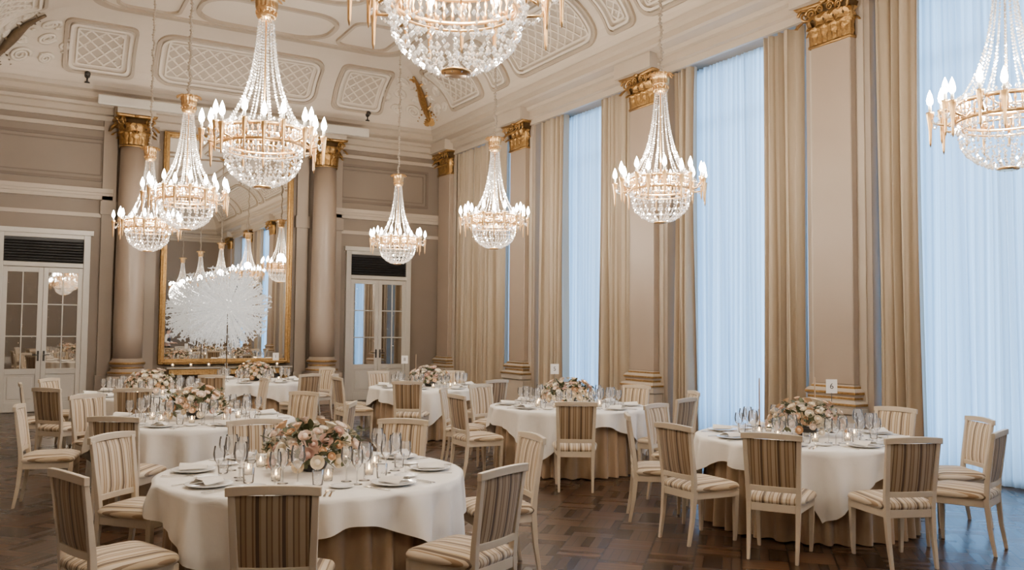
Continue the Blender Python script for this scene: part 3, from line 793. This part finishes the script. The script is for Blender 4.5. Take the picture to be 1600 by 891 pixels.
def setting(tx,ty,a,full):
    ca,sa=cos(a),sin(a)
    def P(r,l): return (tx+r*ca-l*sa,ty+r*sa+l*ca,TZ+.001)
    mk('dinner_plate',plate,None,P(.76,0),a,label='round white china dinner plate on the tablecloth',category='plate',group='dinner plates')
    x,y,z=P(.76,0)
    mk('napkin',napk,None,(x,y,z+.008),a+pi/2+.2,label='folded white linen napkin on a dinner plate',category='napkin',group='napkins')
    mk('wine_glass',wineg,None,P(.60,-.15),0,label='empty clear stemmed wine glass on the table',category='wine glass',group='wine glasses')
    mk('wine_glass',tallg,None,P(.53,-.03),0,label='large empty stemmed wine glass on the table',category='wine glass',group='wine glasses')
    mk('wine_glass',wineg,None,P(.475,-.125),0,label='empty clear stemmed wine glass on the table',category='wine glass',group='wine glasses')
    if full:
        mk('water_glass',tumb,None,P(.555,.09),0,label='short clear water tumbler on the tablecloth',category='glass',group='water tumblers')
        mk('side_plate',splate,None,P(.62,.235),0,label='small white bread plate on the tablecloth',category='plate',group='side plates')
        mk('knife',knife,None,P(.79,-.165),a+pi/2,label='silver table knife beside a plate',category='knife',group='cutlery')
        mk('fork',fork,None,P(.81,.165),a+pi/2,label='silver table fork beside a plate',category='fork',group='cutlery')
        mk('fork',fork,None,P(.81,.195),a+pi/2,label='silver table fork beside a plate',category='fork',group='cutlery')
def rose_mesh(seed,mat):
    rn=random.Random(seed); b=B()
    b.lathe([(.001,-.5),(.42,-.35),(.55,0),(.42,.32),(.15,.50),(.001,.52)],10)
    for ring,(n,op,sz) in enumerate(((3,.15,.62),(4,.42,.80),(5,.72,.95),(6,1.0,1.02))):
        for k in range(n):
            a=2*pi*k/n+ring*.6+rn.uniform(-.1,.1)
            def fn(u,t):
                s=u*2-1; wd=.85*sin(min(1,t*1.15)*pi*.5)**.6
                th=s*wd*.9
                rad=sz*(.25+.6*sin(t*pi*.55)); lean=op*t*.55
                return ((rad*.55+lean)*sin(th)*1.0,(rad*.55+lean)*cos(th),sz*(t*.95-.45)-op*.18*t*t*3*.4)
            b.grid(fn,5,5,R(a,'Z'))
    b.v=[(x*.042,y*.042,z*.042) for x,y,z in b.v]
    return b.mesh('rose',mat,True)
rc=[('cream',(.86,.73,.53)),('peach',(.82,.58,.39)),('blush',(.86,.68,.55)),('dusty_pink',(.66,.43,.34)),('ivory',(.90,.83,.69)),('apricot',(.70,.44,.24)),('pale_cream',(.88,.79,.62)),('pale_blush',(.88,.74,.62))]
roses=[rose_mesh(i,M('petal_'+n,c,.6,col2=tuple(q*.87 for q in c),ns=30)) for i,(n,c) in enumerate(rc)]
def foliage_mesh(seed):
    rn=random.Random(seed); b=B()
    for k in range(130):
        a=rn.uniform(0,2*pi); el=rn.uniform(-.3,1.25); L=rn.uniform(.05,.09); r0=rn.uniform(.22,.28)
        base=Vector((cos(a)*cos(el)*r0*1.12,sin(a)*cos(el)*r0*1.12,.09+sin(el)*r0*.74))
        m=T(base)@R(a-pi/2,'Z')@R(rn.uniform(.1,1.3)-.0,'X').inverted()@R(rn.uniform(-.8,.8),'Y')
        b.grid(lambda u,t:((u-.5)*.036*sin(t*pi*.95+.08)*1.2,.02*t*t,L*t),3,5,m)
    for k in range(16):
        a=rn.uniform(0,2*pi); r=rn.uniform(.32,.36); z=.08+rn.uniform(0,.16); z2=z+rn.uniform(-.03,.06)
        b.tube([(cos(a)*.1,sin(a)*.1,.10),(cos(a)*.2,sin(a)*.2,z),(cos(a)*r,sin(a)*r,z2)],.003,4)
        for q in range(6):
            c=Vector((cos(a)*(.2+.022*q),sin(a)*(.2+.022*q),z+(z2-z)*q/6)); b.grid(lambda u,t:((u-.5)*.03*sin(t*pi),.0,.05*t),3,4,T(c)@R(a+q*2.4,'Z')@R(.9,'X'))
    out=[]
    for x,y,z in b.v:
        r=sqrt(x*x+y*y)
        if r>.365: x*=.365/r; y*=.365/r
        out.append((x,y,max(z,.012)))
    b.v=out
    return b.mesh('foliage',m_green,True)
fols=[foliage_mesh(i) for i in range(2)]
vase=B().lathe([(.06,0),(.075,.01),(.09,.04),(.095,.07),(.085,.075),(.08,.06)],20).mesh('vase',m_black,True)
def flowers(x,y,seed,n=82):
    rn=random.Random(seed)
    r=empty('flower_arrangement',(x,y,TZ+.001),rn.uniform(0,6),label='low centrepiece of cream, peach and blush roses with greenery',category='flower arrangement',group='table centrepieces')
    mk('vase',vase,r); mk('foliage',fols[seed%2],r,kind='stuff')
    for k in range(n):
        z=(k+.5)/n; a=k*2.39996; el=math.asin(-.16+1.14*z); rr=.272+rn.uniform(-.045,.045)
        p=(cos(a)*cos(el)*rr*1.12,sin(a)*cos(el)*rr*1.12,.10+sin(el)*rr*.80)
        o=mk('rose',rn.choice(roses),r,p)
        d=Vector((cos(a)*cos(el),sin(a)*cos(el),sin(el)+.15)); o.rotation_euler=d.to_track_quat('Z','Y').to_euler(); s=rn.uniform(.6,1.12); o.scale=(s,s,s)
vot=B().lathe([(0,0),(.028,0),(.033,.07)],14,cap=False).mesh('votive_holder',m_glass,True)
vw=B().lathe([(.0,.005),(.024,.005),(.025,.03),(0,.031)],12).mesh('wax',m_wax,True)
vf=B().lathe([(.001,.033),(.007,.04),(.005,.056),(.0005,.07)],8).mesh('flame',m_flame,True)
def votive(x,y,z=TZ+.001):
    o=mk('votive_candle',vot,None,(x,y,z),label='lit tea candle in a small clear glass',category='candle',group='votive candles')
    mk('wax',vw,o); mk('flame',vf,o)
tap=B().lathe([(.007,.05),(.006,.5),(.001,.51)],8).mesh('taper',m_skirt,True)
tb=B().lathe([(.03,0),(.03,.006),(.006,.012),(.006,.05),(.012,.055),(.012,.075)],12).mesh('candlestick_base',m_black,True)
def taper(x,y):
    o=mk('candlestick',tb,None,(x,y,TZ+.001),label='tall thin taper candle in a slim black holder',category='candlestick',group='taper candles'); mk('taper_candle',tap,o)
def numcard(x,y,txt,h=.42):
    r=empty('table_number_stand',(x,y,TZ+.001),0,label='white table number card reading %s on a thin black stand'%txt,category='table number')
    r.rotation_euler=(0,0,-radians(30))
    B().lathe([(.03,0),(.03,.005),(.003,.01),(.003,h-.06)],12).obj('stand_rod',m_black,True,parent=r)
    B().box(-.052,.052,-.002,.002,h-.065,h+.065).obj('number_card',m_china,parent=r)
    cu=bpy.data.curves.new('digit','FONT'); cu.body=txt; cu.size=.075; cu.align_x='CENTER'; cu.align_y='CENTER'; cu.extrude=.0005
    tmp=bpy.data.objects.new('digit_tmp',cu); COL.objects.link(tmp); bpy.context.view_layer.update()
    me=bpy.data.meshes.new_from_object(tmp); me.materials.clear(); me.materials.append(m_black); bpy.data.objects.remove(tmp)
    o=mk('card_digit',me,r,(0,-.0032,h)); o.rotation_euler=(pi/2,0,0)
D=radians
tables=[
 (1.76,5.59,-137,[(-114,1.28),(-67,1.28),(-160,1.28),(135,1.28),(-8,1.28),(45,1.30),(90,1.33)],True,1),
 (6.25,5.44,-132,[(-148,1.28),(-111,1.29),(-72,1.28),(-31,1.28),(8,1.28),(106,1.33),(146,1.32),(180,1.28)],True,2),
 (6.05,8.97,-145,[(-121,1.38),(180,1.28),(140,1.32),(105,1.32),(-27,1.3),(-69,1.34),(60,1.3),(20,1.3)],True,3),
 (5.95,12.85,-120,[(-126,1.4),(180,1.28),(147,1.28),(-75,1.3),(100,1.3),(50,1.3)],False,4),
 (1.68,9.26,-110,[(-124,1.32),(172,1.3),(124,1.34),(80,1.3),(-28,1.3),(30,1.3)],True,5),
 (1.75,13.0,-100,[(-140,1.45),(-105,1.33),(178,1.3),(140,1.3),(0,1.3)],False,6),
 (3.75,15.35,-60,[(-70,1.28),(-128,1.3),(165,1.3),(20,1.3)],False,7),
]
stands={(1,8):'6',(2,82):'5',(3,148):'8',(6,-48):'1'}
tapers=[(1,126),(2,104),(3,100),(1,30)]
def rel(i,ang,r): t=tables[i]; return (t[0]+r*cos(D(ang)),t[1]+r*sin(D(ang)))
for ti,(x,y,rot,cl,full,sd) in enumerate(tables):
    place_table(x,y,D(rot)-pi/4)
    for i,(a,r) in enumerate(cl):
        a=D(a); place_chair(x+r*cos(a),y+r*sin(a),a+pi+random.uniform(-.06,.06))
    a0=D(cl[0][0])
    for k in range(8): setting(x,y,a0+k*pi/4,full)
    flowers(x,y,sd)
    for k in range(8 if full else 4):
        a=math.degrees(a0+.33+k*pi/4)
        if any(t_==ti and abs((a-g_+180)%360-180)<13 for (t_,g_) in list(stands)+tapers): continue
        votive(*rel(ti,a,.412))
for (i,a) in tapers: taper(*rel(i,a,.41))
for (i,a),t_ in stands.items(): numcard(*rel(i,a,.415),t_,.43)
for i in range(7):
    votive(XC-1.15+i*.36,YF-.44,.862)

# service table and waiter seen in the mirror
place_table(7.1,.9,.3)
def person(x,y,rz):
    root=empty('person',(x,y,0),rz,label='person in white shirt and black vest standing with forearms raised',category='person')
    def skin(name,V,E,Rr,mat,sub=1):
        me=bpy.data.meshes.new(name); me.from_pydata(V,E,[]); me.materials.append(mat)
        o=mk(name,me,root); o.modifiers.new('skin','SKIN')
        sv=me.skin_vertices[0].data
        for i,r in enumerate(Rr): sv[i].radius=r if isinstance(r,tuple) else (r,r)
        sv[0].use_root=True
        s=o.modifiers.new('sub','SUBSURF'); s.levels=sub; s.render_levels=sub; return o
    V=[(0,0,.90),(0,0,1.04),(0,0,1.22),(0,-.01,1.34),(0,0,1.41),(0,.015,1.47),(0,.02,1.53),(0,.01,1.59),(0,.105,1.505)]
    E=[(0,1),(1,2),(2,3),(3,4),(4,5),(5,6),(6,7),(6,8)]
    Rr=[(.14,.10),(.125,.09),(.14,.10),(.10,.07),.048,(.058,.068),(.072,.088),(.055,.065),.012]
    for s in (-1,1):
        n=len(V)
        V+=[(s*.16,0,1.33),(s*.205,-.03,1.08),(s*.17,.17,1.02),(s*.165,.24,1.02)]; Rr+=[.055,.042,.027,(.038,.018)]
        E+=[(3,n),(n,n+1),(n+1,n+2),(n+2,n+3)]
        for i,(dx,l) in enumerate(((-.027,.07),(-.009,.08),(.009,.075),(.027,.06))):
            m=len(V); V+=[(s*.165+dx,.27,1.02),(s*.165+dx,.27+l*.5,1.012),(s*.165+dx,.27+l*.8,.99)]; Rr+=[.009,.008,.007]; E+=[(n+3,m),(m,m+1),(m+1,m+2)]
        m=len(V); V+=[(s*.165-s*.035,.225,1.03),(s*.165-s*.05,.26,1.035)]; Rr+=[.011,.009]; E+=[(n+3,m),(m,m+1)]
        n=len(V); V+=[(s*.09,0,.84),(s*.10,.01,.47),(s*.10,-.01,.09),(s*.105,.13,.03)]; Rr+=[.09,.06,.04,(.04,.028)]; E+=[(0,n),(n,n+1),(n+1,n+2),(n+2,n+3)]
    skin('body',V,E,Rr,m_skin)
    V=[(0,0,.93),(0,0,1.06),(0,0,1.22),(0,-.01,1.345)]; E=[(0,1),(1,2),(2,3)]; Rr=[(.150,.112),(.138,.103),(.155,.115),(.115,.082)]
    skin('vest',V,E,Rr,m_vest)
    V=[(0,-.01,1.35),(0,0,1.395)]; E=[(0,1)]; Rr=[(.1,.07),.056]
    for s in (-1,1):
        n=len(V); V+=[(s*.165,0,1.33),(s*.21,-.03,1.08),(s*.175,.15,1.02)]; Rr+=[.068,.055,.038]; E+=[(0,n),(n,n+1),(n+1,n+2)]
    skin('shirt',V,E,Rr,m_cloth)
    V=[(0,0,.92)];E=[];Rr=[(.155,.115)]
    for s in (-1,1):
        n=len(V); V+=[(s*.09,0,.83),(s*.10,.01,.47),(s*.10,-.01,.09)]; Rr+=[.1,.075,.06]; E+=[(0,n),(n,n+1),(n+1,n+2)]
    skin('trousers',V,E,Rr,m_trou)
    B().lathe([(.078,-.01),(.088,.03),(.075,.075),(.04,.1),(.001,.108)],16,T((0,-.004,1.535))@R(.25,'X')).obj('hair',m_hair,True,parent=root)
    for s in (-1,1):
        B().lathe([(.001,-.01),(.011,0),(.001,.01)],8,T((s*.032,.092,1.545))).obj('eye',m_black,True,parent=root)
        B().lathe([(.001,-.025),(.014,-.01),(.018,.01),(.001,.025)],8,T((s*.078,.01,1.53))).obj('ear',m_skin,True,parent=root)
        B().box(-.05,.05,-.08,.14,0,.07,T((s*.105,.03,0))).obj('shoe',m_black,parent=root)
    B().box(-.022,.022,.088,.098,1.475,1.482).obj('mouth',M('lips',(.4,.15,.12),.5),parent=root)
person(5.75,.6,-pi/2+.5)

# ------------------------------------------------------------------ world + camera
w=bpy.data.worlds.new('world'); bpy.context.scene.world=w; w.use_nodes=True
bg=w.node_tree.nodes['Background']; bg.inputs[0].default_value=(.40,.66,1,1); bg.inputs[1].default_value=1.0
cam=bpy.data.cameras.new('camera'); co=mk('camera',cam,None,(0,0,1.70))
cam.sensor_width=36; cam.lens=1350/1600*36; cam.clip_end=100
yaw,pit,rol=D(30.2),D(2.95),D(.5)
fw_=Vector((sin(yaw)*cos(pit),cos(yaw)*cos(pit),sin(pit))); rt=Vector((cos(yaw),-sin(yaw),0)); up=rt.cross(fw_)
r2=rt*cos(rol)+up*sin(rol); u2=-rt*sin(rol)+up*cos(rol)
co.rotation_euler=Matrix((r2,u2,-fw_)).transposed().to_euler()
bpy.context.scene.camera=co
